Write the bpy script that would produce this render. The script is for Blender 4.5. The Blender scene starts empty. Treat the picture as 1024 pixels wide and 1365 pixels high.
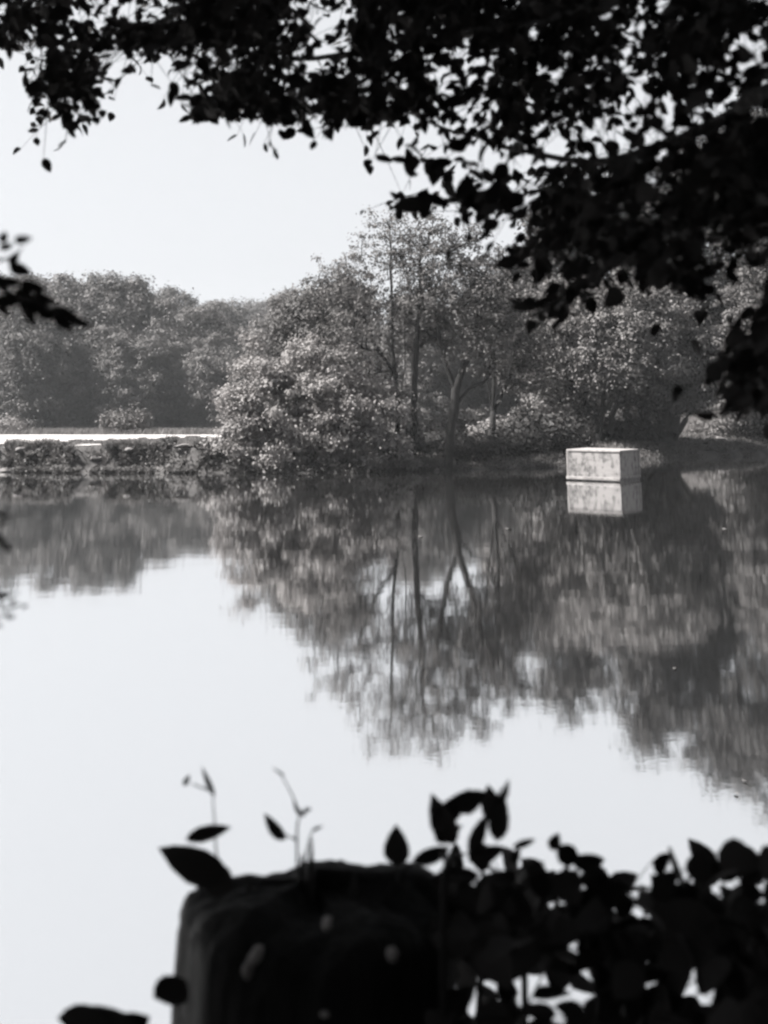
import bpy, math, random
import numpy as np
from mathutils import Vector, Matrix

S = bpy.context.scene
COL = S.collection
rad = math.radians

# ------------------------------------------------------------------ camera
EYE = 3.0
FPX, PY0, PITCH = 1500.0, 221.0, rad(12.0)      # focal length and principal row measured in the photograph
cam = bpy.data.cameras.new('camera')
cam_o = bpy.data.objects.new('camera', cam); COL.objects.link(cam_o)
cam_o.location = (0, 0, EYE)
cam_o.rotation_euler = (rad(90) + PITCH, 0, 0)
cam.sensor_fit = 'VERTICAL'; cam.sensor_height = 36.0; cam.sensor_width = 27.0
cam.lens = 36.0 * FPX / 1365.0
cam.shift_y = -(682.5 - PY0) / 1365.0
cam.clip_start = 0.05; cam.clip_end = 3000
cam.dof.use_dof = True; cam.dof.focus_distance = 55.0; cam.dof.aperture_fstop = 3.5
S.camera = cam_o
S.render.resolution_x = 768; S.render.resolution_y = 1024

# ------------------------------------------------------------------ light
SUN_AZ = (-1.0, -0.09); SUN_EL = rad(50)
n_ = math.hypot(*SUN_AZ)
to_sun = Vector((SUN_AZ[0] / n_ * math.cos(SUN_EL), SUN_AZ[1] / n_ * math.cos(SUN_EL), math.sin(SUN_EL)))
sun = bpy.data.lights.new('sun', 'SUN'); sun.energy = 5.0; sun.angle = rad(0.8); sun.color = (1.0, 0.985, 0.965)
sun_o = bpy.data.objects.new('sun', sun); COL.objects.link(sun_o)
sun_o.rotation_euler = to_sun.to_track_quat('Z', 'Y').to_euler(); sun_o.location = (-30, 0, 60)

w = bpy.data.worlds.new('World'); S.world = w; w.use_nodes = True
nt = w.node_tree; bg = nt.nodes['Background']
sky = nt.nodes.new('ShaderNodeTexSky'); sky.sky_type = 'NISHITA'; sky.sun_disc = False
sky.sun_elevation = SUN_EL; sky.sun_rotation = math.atan2(to_sun.x, to_sun.y)
sky.dust_density = 4.0; sky.air_density = 1.2
hsv = nt.nodes.new('ShaderNodeHueSaturation'); hsv.inputs['Saturation'].default_value = 0.0   # the film has no colour
gam = nt.nodes.new('ShaderNodeGamma'); gam.inputs['Gamma'].default_value = 0.28                # hazy white overcast-like veil
tin = nt.nodes.new('ShaderNodeMixRGB'); tin.blend_type = 'MULTIPLY'; tin.inputs[0].default_value = 1
tin.inputs[2].default_value = (0.965, 0.99, 1.03, 1)
nt.links.new(sky.outputs[0], hsv.inputs['Color']); nt.links.new(hsv.outputs[0], gam.inputs[0])
nt.links.new(gam.outputs[0], tin.inputs[1]); nt.links.new(tin.outputs[0], bg.inputs[0])
bg.inputs[1].default_value = 0.116

S.view_settings.view_transform = 'Standard'; S.view_settings.look = 'None'
S.view_settings.exposure = 2.25; S.view_settings.gamma = 1.0; S.view_settings.use_curve_mapping = False
S.cycles.max_bounces = 7; S.cycles.diffuse_bounces = 3; S.cycles.glossy_bounces = 3
S.cycles.transmission_bounces = 4; S.cycles.volume_bounces = 0; S.cycles.transparent_max_bounces = 6
S.cycles.use_denoising = True
S.cycles.sample_clamp_indirect = 4.0
S.cycles.filter_width = 2.5
S.cycles.caustics_reflective = False; S.cycles.caustics_refractive = False

# ------------------------------------------------------------------ helpers
CP, SP = math.cos(PITCH), math.sin(PITCH)
def at(px, py, D):
    """World point on the sight line of photograph pixel (px, py) at forward distance D."""
    xc = (px - 512) / FPX; yc = -(py - PY0) / FPX
    dy = CP - yc * SP; dz = SP + yc * CP
    t = D / dy
    return np.array([xc * t, D, EYE + dz * t])
def xat(px, D): return (px - 512) / FPX * D * CP
def zat(py, D): return at(512, py, D)[2]

def tag(o, label=None, cat=None, group=None, kind=None):
    if label: o['label'] = label
    if cat: o['category'] = cat
    if group: o['group'] = group
    if kind: o['kind'] = kind
    return o
def link(name, data, parent=None, mat=None):
    o = bpy.data.objects.new(name, data); COL.objects.link(o)
    if parent is not None: o.parent = parent
    if mat is not None and data is not None and not data.materials: data.materials.append(mat)
    return o
def empty(name, loc, rz=0.0):
    o = bpy.data.objects.new(name, None); COL.objects.link(o)
    o.location = tuple(loc); o.rotation_euler = (0, 0, rz); o.empty_display_size = 0.2
    return o
def mesh_np(name, V, F, mat, smooth=False, tone=None):
    """V (n,3); F (m,k) all faces with k corners."""
    V = np.ascontiguousarray(V, dtype=np.float32); F = np.ascontiguousarray(F, dtype=np.int32)
    me = bpy.data.meshes.new(name)
    m, k = F.shape
    me.vertices.add(len(V)); me.vertices.foreach_set('co', V.ravel())
    me.loops.add(m * k); me.loops.foreach_set('vertex_index', F.ravel())
    me.polygons.add(m)
    me.polygons.foreach_set('loop_start', np.arange(0, m * k, k, dtype=np.int32))
    try: me.polygons.foreach_set('loop_total', np.full(m, k, dtype=np.int32))
    except Exception: pass
    if smooth: me.polygons.foreach_set('use_smooth', np.ones(m, dtype=bool))
    if tone is not None:
        a = me.attributes.new('tone', 'FLOAT', 'FACE'); a.data.foreach_set('value', np.asarray(tone, dtype=np.float32))
    me.update(calc_edges=True); me.validate()
    me.materials.append(mat)
    return me
def copy_tree(o, parent=None):
    c = o.copy(); COL.objects.link(c)
    if parent is not None: c.parent = parent
    for ch in list(o.children): copy_tree(ch, c)
    return c
def unit(v):
    v = np.asarray(v, float); return v / (np.linalg.norm(v, axis=-1, keepdims=True) + 1e-9)

# ------------------------------------------------------------------ materials
def new_mat(name):
    m = bpy.data.materials.new(name); m.use_nodes = True
    n = m.node_tree.nodes; b = n['Principled BSDF']
    return m, m.node_tree, n, b
def leaf_mat(name, c, rough=0.6, trans=0.3, spec=0.15, vary=0.4):
    m, t, n, b = new_mat(name)
    att = n.new('ShaderNodeAttribute'); att.attribute_name = 'tone'
    oi = n.new('ShaderNodeObjectInfo')
    ma = n.new('ShaderNodeMath'); ma.operation = 'MULTIPLY_ADD'
    ma.inputs[1].default_value = 0.35; ma.inputs[2].default_value = 0.82
    t.links.new(oi.outputs['Random'], ma.inputs[0])
    mb = n.new('ShaderNodeMath'); mb.operation = 'MULTIPLY_ADD'; mb.inputs[1].default_value = vary; mb.inputs[2].default_value = 1.0 - vary * 0.5
    t.links.new(att.outputs['Fac'], mb.inputs[0])
    mc = n.new('ShaderNodeMath'); mc.operation = 'MULTIPLY'
    t.links.new(ma.outputs[0], mc.inputs[0]); t.links.new(mb.outputs[0], mc.inputs[1])
    vm = n.new('ShaderNodeVectorMath'); vm.operation = 'SCALE'; vm.inputs[0].default_value = c
    t.links.new(mc.outputs[0], vm.inputs['Scale'])
    t.links.new(vm.outputs[0], b.inputs['Base Color'])
    b.inputs['Roughness'].default_value = rough; b.inputs['Specular IOR Level'].default_value = spec
    tr = n.new('ShaderNodeBsdfTranslucent'); mx = n.new('ShaderNodeMixShader'); mx.inputs[0].default_value = trans
    t.links.new(vm.outputs[0], tr.inputs[0])
    t.links.new(b.outputs[0], mx.inputs[1]); t.links.new(tr.outputs[0], mx.inputs[2])
    t.links.new(mx.outputs[0], n['Material Output'].inputs[0])
    return m
def rough_mat(name, c1, c2, scale=4.0, bump=0.3, rough=0.9, stretch=(1, 1, 1), detail=6, lo=0.35, hi=0.65, dist=0.05):
    m, t, n, b = new_mat(name)
    tc = n.new('ShaderNodeTexCoord'); mp = n.new('ShaderNodeMapping'); mp.inputs['Scale'].default_value = stretch
    nz = n.new('ShaderNodeTexNoise'); nz.inputs['Scale'].default_value = scale; nz.inputs['Detail'].default_value = detail
    cr = n.new('ShaderNodeValToRGB'); cr.color_ramp.elements[0].position = lo; cr.color_ramp.elements[1].position = hi
    cr.color_ramp.elements[0].color = (*c1, 1); cr.color_ramp.elements[1].color = (*c2, 1)
    bp = n.new('ShaderNodeBump'); bp.inputs['Strength'].default_value = bump; bp.inputs['Distance'].default_value = dist
    t.links.new(tc.outputs['Object'], mp.inputs[0]); t.links.new(mp.outputs[0], nz.inputs[0])
    t.links.new(nz.outputs['Fac'], cr.inputs[0]); t.links.new(cr.outputs[0], b.inputs['Base Color'])
    t.links.new(nz.outputs['Fac'], bp.inputs['Height']); t.links.new(bp.outputs[0], b.inputs['Normal'])
    b.inputs['Roughness'].default_value = rough; b.inputs['Specular IOR Level'].default_value = 0.2
    return m
G = lambda v: (v * 1.045, v * 0.985, v * 0.96)
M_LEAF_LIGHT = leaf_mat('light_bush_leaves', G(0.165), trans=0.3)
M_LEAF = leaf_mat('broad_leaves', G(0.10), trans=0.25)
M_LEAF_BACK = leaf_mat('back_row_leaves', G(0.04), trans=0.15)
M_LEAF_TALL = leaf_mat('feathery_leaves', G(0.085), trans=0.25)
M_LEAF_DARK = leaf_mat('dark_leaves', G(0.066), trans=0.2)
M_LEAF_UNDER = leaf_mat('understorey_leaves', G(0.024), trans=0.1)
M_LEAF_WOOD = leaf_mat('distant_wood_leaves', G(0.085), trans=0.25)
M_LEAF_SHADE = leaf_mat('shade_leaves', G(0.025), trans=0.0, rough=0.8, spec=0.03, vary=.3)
M_BARK = rough_mat('bark', G(0.025), G(0.075), 6, 0.8, stretch=(3, 3, 0.6))
M_BARK_DARK = rough_mat('shade_dark_bark', G(0.007), G(0.022), 9, 1.0, stretch=(3, 3, 0.7))  # bark colour darkened to imitate the shade on the trunks
M_GROUND = rough_mat('meadow_soil', G(0.02), G(0.055), 1.4, 0.6)
M_PATH = rough_mat('pale_gravel', G(0.20), G(0.34), 1.1, 0.4)
M_GRASS = leaf_mat('grass_blades', G(0.115), trans=0.35)
M_WEED = leaf_mat('bank_weeds', G(0.075), trans=0.2)
M_LIGHT_SPOT = rough_mat('pale_light_spot', G(0.14), G(0.32), 40, 0.6)
M_STUMP = rough_mat('black_shade_bark', G(0.003), G(0.006), 9, .5, stretch=(3, 3, 0.7))  # near-black base colour stands in for shade on the stump

def concrete():
    m, t, n, b = new_mat('weathered_concrete')
    tc = n.new('ShaderNodeTexCoord')
    mp = n.new('ShaderNodeMapping'); mp.inputs['Scale'].default_value = (2.2, 2.2, 0.7)
    nz = n.new('ShaderNodeTexNoise'); nz.inputs['Scale'].default_value = 1.6; nz.inputs['Detail'].default_value = 7; nz.inputs['Roughness'].default_value = 0.62
    n2 = n.new('ShaderNodeTexNoise'); n2.inputs['Scale'].default_value = 5.5; n2.inputs['Detail'].default_value = 8
    t.links.new(tc.outputs['Object'], mp.inputs[0]); t.links.new(mp.outputs[0], nz.inputs[0]); t.links.new(tc.outputs['Object'], n2.inputs[0])
    ad = n.new('ShaderNodeMath'); ad.operation = 'MULTIPLY_ADD'; ad.inputs[1].default_value = 0.55
    t.links.new(n2.outputs['Fac'], ad.inputs[0]); t.links.new(nz.outputs['Fac'], ad.inputs[2])
    cr = n.new('ShaderNodeValToRGB')
    cr.color_ramp.elements[0].position = 0.60; cr.color_ramp.elements[0].color = (*G(0.03), 1)
    cr.color_ramp.elements[1].position = 0.82; cr.color_ramp.elements[1].color = (*G(0.165), 1)
    t.links.new(ad.outputs[0], cr.inputs[0]); t.links.new(cr.outputs[0], b.inputs['Base Color'])
    bp = n.new('ShaderNodeBump'); bp.inputs['Strength'].default_value = 0.5; bp.inputs['Distance'].default_value = 0.03
    t.links.new(n2.outputs['Fac'], bp.inputs['Height']); t.links.new(bp.outputs[0], b.inputs['Normal'])
    b.inputs['Roughness'].default_value = 0.92
    return m
M_CONC = concrete()
M_CONC_RIM = rough_mat('pale_concrete_rim', G(0.125), G(0.20), 5, 0.4)

def water():
    m, t, n, b = new_mat('still_pond_water')
    tc = n.new('ShaderNodeTexCoord')
    def noise(scale, det, stretch):
        mp = n.new('ShaderNodeMapping'); mp.inputs['Scale'].default_value = stretch
        nz = n.new('ShaderNodeTexNoise'); nz.inputs['Scale'].default_value = scale; nz.inputs['Detail'].default_value = det
        t.links.new(tc.outputs['Object'], mp.inputs[0]); t.links.new(mp.outputs[0], nz.inputs[0]); return nz
    a = noise(0.9, 2, (0.5, 1.0, 1)); c = noise(13.0, 2, (0.8, 1.0, 1))
    b1 = n.new('ShaderNodeBump'); b1.inputs['Strength'].default_value = 1.0; b1.inputs['Distance'].default_value = 0.0020
    b2 = n.new('ShaderNodeBump'); b2.inputs['Strength'].default_value = 1.0; b2.inputs['Distance'].default_value = 0.00022
    t.links.new(a.outputs['Fac'], b1.inputs['Height']); t.links.new(c.outputs['Fac'], b2.inputs['Height'])
    t.links.new(b1.outputs[0], b2.inputs['Normal'])
    gl = n.new('ShaderNodeBsdfGlossy'); gl.inputs['Color'].default_value = (0.965, 0.968, 0.972, 1); gl.inputs['Roughness'].default_value = 0.038
    t.links.new(b2.outputs[0], gl.inputs['Normal'])
    b.inputs['Base Color'].default_value = (0.02, 0.018, 0.016, 1); b.inputs['Roughness'].default_value = 0.6
    mx = n.new('ShaderNodeMixShader'); mx.inputs[0].default_value = 0.965
    t.links.new(b.outputs[0], mx.inputs[1]); t.links.new(gl.outputs[0], mx.inputs[2])
    t.links.new(mx.outputs[0], n['Material Output'].inputs[0])
    return m
M_WATER = water()

# ------------------------------------------------------------------ terrain
# pond outline (metres), anticlockwise from the near shore
POND = np.array([(-48, 3.6), (48, 3.6), (56, 40), (50, 68), (34, 73), (25, 72), (21, 69.5), (17, 68), (13, 64), (9, 58), (6, 55.5), (3, 54.5),
                 (-1, 52.6), (-5, 52.2), (-9.5, 52.8), (-14, 53), (-20, 53.3), (-30, 53.5), (-50, 54)], float)
def pond_sd(x, y):
    """Signed distance to the pond edge: positive on land."""
    P = np.stack([x, y], -1); d = np.full(x.shape, 1e9); inside = np.zeros(x.shape, bool)
    for i in range(len(POND)):
        a, b = POND[i], POND[(i + 1) % len(POND)]
        e = b - a; wv = P - a
        tt = np.clip((wv @ e) / (e @ e), 0, 1)
        q = wv - tt[..., None] * e
        d = np.minimum(d, np.hypot(q[..., 0], q[..., 1]))
        c1 = (a[1] <= y) & (b[1] > y); c2 = (a[1] > y) & (b[1] <= y)
        cr = e[0] * wv[..., 1] - e[1] * wv[..., 0]
        inside ^= (c1 & (cr > 0)) | (c2 & (cr < 0))
    return np.where(inside, -d, d)
def sm(t): t = np.clip(t, 0, 1); return t * t * (3 - 2 * t)
def wob(x, y, s, seed=0.0):
    return (np.sin(x * s + 1.3 + seed) * np.cos(y * s * 1.13 + 0.7 * seed) + 0.6 * np.sin(x * s * 2.3 + y * s * 1.7 + seed * 2) + 0.35 * np.sin(x * s * 5.1 - y * s * 4.3 + seed)) / 1.95
def height(x, y):
    x = np.asarray(x, float); y = np.asarray(y, float)
    sd = pond_sd(x, y) + (0.32 * wob(x, y, 1.1) + .22 * wob(x, y, 2.7, 5)) * (y > 20)
    bank = 1.12 - 0.72 * sm((x + 9) / 7) * (y > 20)                    # high eroded bank with the path, low shore under the trees
    bank = np.where(y < 20, 1.32, bank)
    wid = np.where(y < 20, 1.5, 0.75 + 1.2 * sm((x + 9) / 7))
    z = np.where(sd > 0, bank * sm(sd / wid), -1.3 * sm(-sd / 3.0))
    far = sm((y - 60) / 40)
    z = z + (sd > 0) * (0.10 * wob(x, y, 0.8, 2) * sm(sd / 2 - .2) * (1 - np.exp(-np.maximum(sd, 0))) * (x > -8) * (y > 20))
    z = z + (sd > 0) * (y > 60) * (x > 0) * 0.7 * sm((y - 60) / 20)
    z = z + (sd > 1) * sm((x - 14) / 8) * sm((y - 72) / 12) * 1.3               # grassy slope beyond the far cove
    z = z - (x < -6) * (y > 60) * sm((y - 76) / 25) * 1.3                       # the ground drops behind the dam
    hill = 16 * sm((y - 200) / 170) + 9 * sm((np.abs(x) - 110) / 200) * sm((y + 60) / 150)
    hill = hill * (0.8 + 0.25 * wob(x, y, 0.021, 1))
    return z + hill
def axis(lo, a, step, b, hi):
    core = np.arange(a, b + 1e-6, step); L = []; v = a; s = step
    while v > lo: s *= 1.22; v -= s; L.append(v)
    R = []; v = b; s = step
    while v < hi: s *= 1.22; v += s; R.append(v)
    return np.array(L[::-1] + list(core) + R)
xs = axis(-460, -26, 0.4, 34, 460)
ys = np.concatenate([axis(-200, -2, 0.4, 6, 8)[:-1], np.arange(8, 48, 4.0), np.arange(48.4, 90, 0.4), axis(89, 90, 1.5, 110, 470)[1:]])
ys = np.unique(ys)
X, Y = np.meshgrid(xs, ys); Z = height(X, Y)
nx, ny = len(xs), len(ys)
idx = np.arange(nx * ny).reshape(ny, nx)
F = np.stack([idx[:-1, :-1], idx[:-1, 1:], idx[1:, 1:], idx[1:, :-1]], -1).reshape(-1, 4)
tag(link('ground', mesh_np('ground', np.stack([X, Y, Z], -1).reshape(-1, 3), F, M_GROUND, smooth=True)), kind='structure')
wv = np.array([(-75, 1.5, 0), (75, 1.5, 0), (75, 90, 0), (-75, 90, 0)], float)
tag(link('pond_water', mesh_np('pond_water', wv, np.array([[0, 1, 2, 3]]), M_WATER)), 'still pond water mirroring the pale sky and the trees', kind='structure')

# path along the dam: a pale sheet a couple of centimetres over the bank top
pn = 150; pxs = np.linspace(-46, -9.5, pn); pm = 22
def path_front(x):
    f = 54.7 + 12.5 * np.clip((x + 19.5) / 8.0, 0, 1) ** .95
    return f + 0.22 * wob(x, 0 * x, 1.7, 3)
PV = []
for k in range(pm):
    u = k / (pm - 1); yy = path_front(pxs) + u * (np.maximum(73.5 - path_front(pxs), 0.6))
    PV.append(np.stack([pxs, yy, height(pxs, yy) + 0.035], -1))
PV = np.array(PV).reshape(-1, 3); pi = np.arange(pm * pn).reshape(pm, pn)
PF = np.stack([pi[:-1, :-1], pi[:-1, 1:], pi[1:, 1:], pi[1:, :-1]], -1).reshape(-1, 4)
tag(link('path', mesh_np('path', PV, PF, M_PATH, smooth=True)), kind='structure')
# washed-out sandy notch spilling from the path down to the water
rs = np.random.RandomState(5)
na, nb = 12, 9; NV = []
for j in range(nb):
    v = j / (nb - 1); yy = 55.7 - 2.0 * v ** 1.2
    half = 0.62 - 0.30 * v + .16 * math.sin(j * 2.9) + 0.1 * math.sin(j * 1.7)
    for i in range(na):
        xx = xat(118, 55) + (i / (na - 1) - 0.5) * 2 * half + 0.25 * math.sin(v * 4) + 0.2 * v
        NV.append((xx, yy, float(height(np.array(xx), np.array(yy))) + 0.045))
ni = np.arange(na * nb).reshape(nb, na)
NF = np.stack([ni[:-1, :-1], ni[:-1, 1:], ni[1:, 1:], ni[1:, :-1]], -1).reshape(-1, 4)
tag(link('sand_patch', mesh_np('sand_patch', NV, NF, M_PATH, smooth=True)), kind='structure')

# ------------------------------------------------------------------ leaves and tubes
def tube_mesh(chains, sides=5):
    """chains: list of (pts (n,3), radii (n,)). Returns V, F (quads)."""
    VV, FF, off = [], [], 0
    ang = np.arange(sides) / sides * 2 * math.pi
    for pts, r in chains:
        pts = np.asarray(pts, float); n = len(pts)
        tgt = unit(np.gradient(pts, axis=0))
        ref = np.where(np.abs(tgt[:, 2:3]) > 0.9, np.array([[1.0, 0, 0]]), np.array([[0, 0, 1.0]]))
        a = unit(np.cross(tgt, ref)); b = np.cross(tgt, a)
        ring = pts[:, None] + np.asarray(r)[:, None, None] * (np.cos(ang)[None, :, None] * a[:, None] + np.sin(ang)[None, :, None] * b[:, None])
        VV.append(ring.reshape(-1, 3))
        i = off + np.arange(n * sides).reshape(n, sides); j = np.roll(i, -1, 1)
        FF.append(np.stack([i[:-1], j[:-1], j[1:], i[1:]], -1).reshape(-1, 4))
        off += n * sides
    return np.concatenate(VV), np.concatenate(FF)
def kite_leaves(P, N, size, rs, aspect=0.62):
    """Folded four-cornered leaves at P with normals N."""
    n = len(P)
    r = unit(rs.normal(size=(n, 3))); u = unit(np.cross(N, r)); v = np.cross(N, u)
    L = (size * (0.7 + 0.6 * rs.rand(n)))[:, None]; W = L * aspect * 0.5
    base = P - u * L * 0.5; tip = P + u * L * 0.5 - N * L * 0.12
    s1 = P + v * W + N * W * 0.35 - u * L * 0.06; s2 = P - v * W + N * W * 0.35 - u * L * 0.06
    V = np.stack([base, s1, tip, s2], 1).reshape(-1, 3)
    i = np.arange(n)[:, None] * 4
    Fq = np.concatenate([i + [0, 1, 2], i + [0, 2, 3]], 1).reshape(-1, 3)
    return V, Fq
def envelope_points(ells, n, rs, shell=0.45):
    vol = np.array([e[3] * e[4] * e[5] for e in ells], float) ** 0.75
    pick = rs.choice(len(ells), n, p=vol / vol.sum())
    E = np.array(ells, float)[pick]
    d = unit(rs.normal(size=(n, 3))); rr = rs.rand(n) ** shell
    return E[:, :3] + d * rr[:, None] * E[:, 3:6]
def grow(trunks, ells, n_attr, rs, trunk_r, lift=0.12, shell=0.45, tip=0.012, up_pen=1.2):
    """trunks: polylines; nodes join every twig end to the nearest wood below it. Returns chains and twig ends."""
    pos, par = [], []
    for tr in trunks:
        tr = np.asarray(tr[1], float) if isinstance(tr, tuple) else np.asarray(tr, float)
        # start at an existing node when the trunk begins on one
        start = -1
        if pos:
            d = np.linalg.norm(np.array(pos) - tr[0], axis=1)
            if d.min() < 0.6: start = int(d.argmin())
        prev = start
        for a, b in zip(tr[:-1], tr[1:]):
            m = max(2, int(np.linalg.norm(b - a) / 0.45))
            for k in range(0 if prev == -1 else 1, m + 1):
                q = a + (b - a) * k / m
                if prev != -1 and k == 0: continue
                q = q + (rs.normal(size=3) * 0.025 if 0 < k < m else 0)
                pos.append(q); par.append(prev); prev = len(pos) - 1
    A = envelope_points(ells, n_attr, rs, shell)
    P0 = np.array(pos)
    order = np.argsort(np.min(np.linalg.norm(A[:, None] - P0[None], axis=2), axis=1))
    ends = []
    P = np.zeros((len(pos) + n_attr * 5, 3)); P[:len(pos)] = P0; cnt = len(pos)
    base_z = P0[:, 2].min()
    for ai in order:
        a = A[ai]; d = P[:cnt] - a
        dist = np.linalg.norm(d, axis=1)
        cost = dist + up_pen * np.maximum(d[:, 2] + 0.15 * dist, 0) + 1.2 * ((P[:cnt, 2] - base_z) < 1.0)
        j = int(cost.argmin()); q = P[j]; L = dist[j]
        if L < 0.05: continue
        m = 3 if L > 0.7 else 2
        prev = j
        for k in range(1, m + 1):
            u = k / m
            p = q + (a - q) * u + np.array([0, 0, lift * L * math.sin(math.pi * u)]) + (rs.normal(size=3) * 0.05 * L if k < m else 0)
            P[cnt] = p; par.append(prev); prev = cnt; cnt += 1
        ends.append(prev)
    P = P[:cnt]; par = np.array(par)
    load = np.zeros(cnt)
    load[ends] = 1.0
    for i in range(cnt - 1, -1, -1):
        if par[i] >= 0: load[par[i]] += max(load[i], 0.3)
    R = np.maximum(tip, trunk_r * (load / load.max()) ** 0.5)
    kids = [[] for _ in range(cnt)]
    for i in range(cnt):
        if par[i] >= 0: kids[par[i]].append(i)
    for i in range(cnt):
        if kids[i]:
            m_ = max(kids[i], key=lambda q: load[q]); R[m_] = max(R[m_], .86 * R[i])
    chains = []; stack = [i for i in range(cnt) if par[i] < 0]
    starts = [(None, s) for s in stack]
    while starts:
        p0, s = starts.pop(); ch = [] if p0 is None else [p0]
        rr = [] if p0 is None else [min(R[p0], R[s] * 1.15)]
        c = s
        while True:
            ch.append(c); rr.append(R[c])
            if not kids[c]: break
            ks = sorted(kids[c], key=lambda i: -load[i])
            for o in ks[1:]: starts.append((c, o))
            c = ks[0]
        if len(ch) > 1: chains.append((P[ch], np.array(rr)))
    return chains, P[ends], P
def crown_leaves(ends, per, spread, size, rs, centre, flat=0.6, up=0.45, out=0.4, droop=0.0):
    n = len(ends) * per
    C = np.repeat(ends, per, 0)
    k = np.repeat(0.6 + 0.8 * rs.rand(len(ends)), per)[:, None]
    off = rs.normal(size=(n, 3)) * spread * k * np.array([1, 1, flat])
    off[:, 2] -= droop * np.hypot(off[:, 0], off[:, 1])
    P = C + off
    o = unit(P - centre); o2 = unit(off)
    N = unit(rs.normal(size=(n, 3)) * 0.45 + np.array([0, 0, up]) + o * out + o2 * 0.8)
    V, Fq = kite_leaves(P, N, size, rs)
    tone = np.clip(np.repeat(rs.rand(len(ends)), per) * 0.6 + rs.rand(n) * 0.4, 0, 1)
    return V, Fq, np.repeat(tone, 2)

def gz(x, y): return float(height(np.array(float(x)), np.array(float(y))))

def tree_px(name, label, cat, base_px, D, ells_px, trunks_px, n_attr, per, spread, size, leafm, trunk_r, seed, group=None, flat=0.6,
            lift=0.12, shell=0.45, droop=0.0, barkm=None, up_pen=1.2, tip=0.012):
    """A tree measured on the photograph: crown lobes (px, py, rx, ry, depth offset, depth radius) at distance D."""
    rs = np.random.RandomState(seed)
    bx = xat(base_px, D); b = np.array([bx, D, gz(bx, D) - 0.1])
    ells = []
    for (px, py, rx, ry, dd, rd) in ells_px:
        c = at(px, py, D + dd) - b
        ells.append((c[0], c[1], c[2], rx / FPX * D, rd, ry / FPX * D))
    trunks = []
    for t in trunks_px:
        pts = []
        for q in t:
            p = at(q[0], q[1], D + (q[2] if len(q) > 2 else 0)) - b
            pts.append(p)
        trunks.append(np.array(pts))
    trunks[0][0][2] = 0.0
    chains, ends, P = grow(trunks, ells, n_attr, rs, trunk_r, lift=lift, shell=shell, up_pen=up_pen, tip=tip)
    root = empty(name, b); tag(root, label, cat, group)
    V, Fq = tube_mesh(chains, 6)
    link('trunk', mesh_np('trunk', V, Fq, barkm or M_BARK_DARK, smooth=True), root)
    c = np.array([e[:3] for e in ells]).mean(0)
    V, Fq, tn = crown_leaves(ends, per, spread, size, rs, c, flat, droop=droop)
    link('crown', mesh_np('crown', V, Fq, leafm, tone=tn), root)
    return root

# ------------------------------------------------------------------ trees on the far shore
TALL = 'tall trees at the edge of the far shore'
tree_px('lakeside_tree', 'tall slender tree with a thin straight trunk and feathery top, behind the big round bush', 'tree', 528, 55.6,
        [(515, 400, 78, 90, 0, 2.6), (508, 312, 44, 42, -.6, 1.6), (455, 400, 50, 55, 0, 2.0), (478, 345, 26, 30, 0, 1.2), (438, 352, 20, 18, 0, 1), (545, 325, 40, 45, -.3, 1.6), (470, 460, 60, 50, -1, 2)],
        [[(530, 605), (531, 540), (524, 470), (522, 380), (520, 290)], [(531, 560), (540, 480), (541, 420)], [(526, 500), (500, 460), (480, 410)]], 300, 27, 0.20, 0.14, M_LEAF_TALL, 0.14, 11, TALL)
tree_px('lakeside_tree', 'tall straight tree whose crown rises highest above the pond, left of the forked trunk', 'tree', 552, 54.9,
        [(565, 340, 56, 58, -.6, 2.2), (590, 405, 52, 46, 1.4, 1.6), (535, 410, 36, 40, 1.2, 1.4), (610, 345, 40, 40, .6, 1.6), (632, 318, 22, 22, 0, 1), (585, 295, 22, 22, -.5, 1)],
        [[(551, 606), (552, 540), (555, 470), (560, 400), (562, 310)]], 260, 27, 0.20, 0.14, M_LEAF_TALL, 0.16, 12, TALL)
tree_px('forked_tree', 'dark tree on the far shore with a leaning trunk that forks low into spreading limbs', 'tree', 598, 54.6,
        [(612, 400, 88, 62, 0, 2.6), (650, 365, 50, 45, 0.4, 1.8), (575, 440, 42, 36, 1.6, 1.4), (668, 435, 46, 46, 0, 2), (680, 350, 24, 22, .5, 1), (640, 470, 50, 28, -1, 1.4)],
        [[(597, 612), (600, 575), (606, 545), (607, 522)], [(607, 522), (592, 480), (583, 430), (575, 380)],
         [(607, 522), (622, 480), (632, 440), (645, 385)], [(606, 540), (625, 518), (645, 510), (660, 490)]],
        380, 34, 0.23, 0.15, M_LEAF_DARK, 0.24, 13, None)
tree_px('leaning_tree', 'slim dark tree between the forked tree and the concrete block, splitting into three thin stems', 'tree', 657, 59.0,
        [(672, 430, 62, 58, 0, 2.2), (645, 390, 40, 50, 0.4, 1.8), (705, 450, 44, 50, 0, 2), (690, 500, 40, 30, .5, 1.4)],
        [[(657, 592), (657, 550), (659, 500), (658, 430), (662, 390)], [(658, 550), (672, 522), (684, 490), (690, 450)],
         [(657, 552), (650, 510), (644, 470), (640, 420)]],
        300, 36, 0.23, 0.15, M_LEAF_DARK, 0.16, 14, None)
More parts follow.
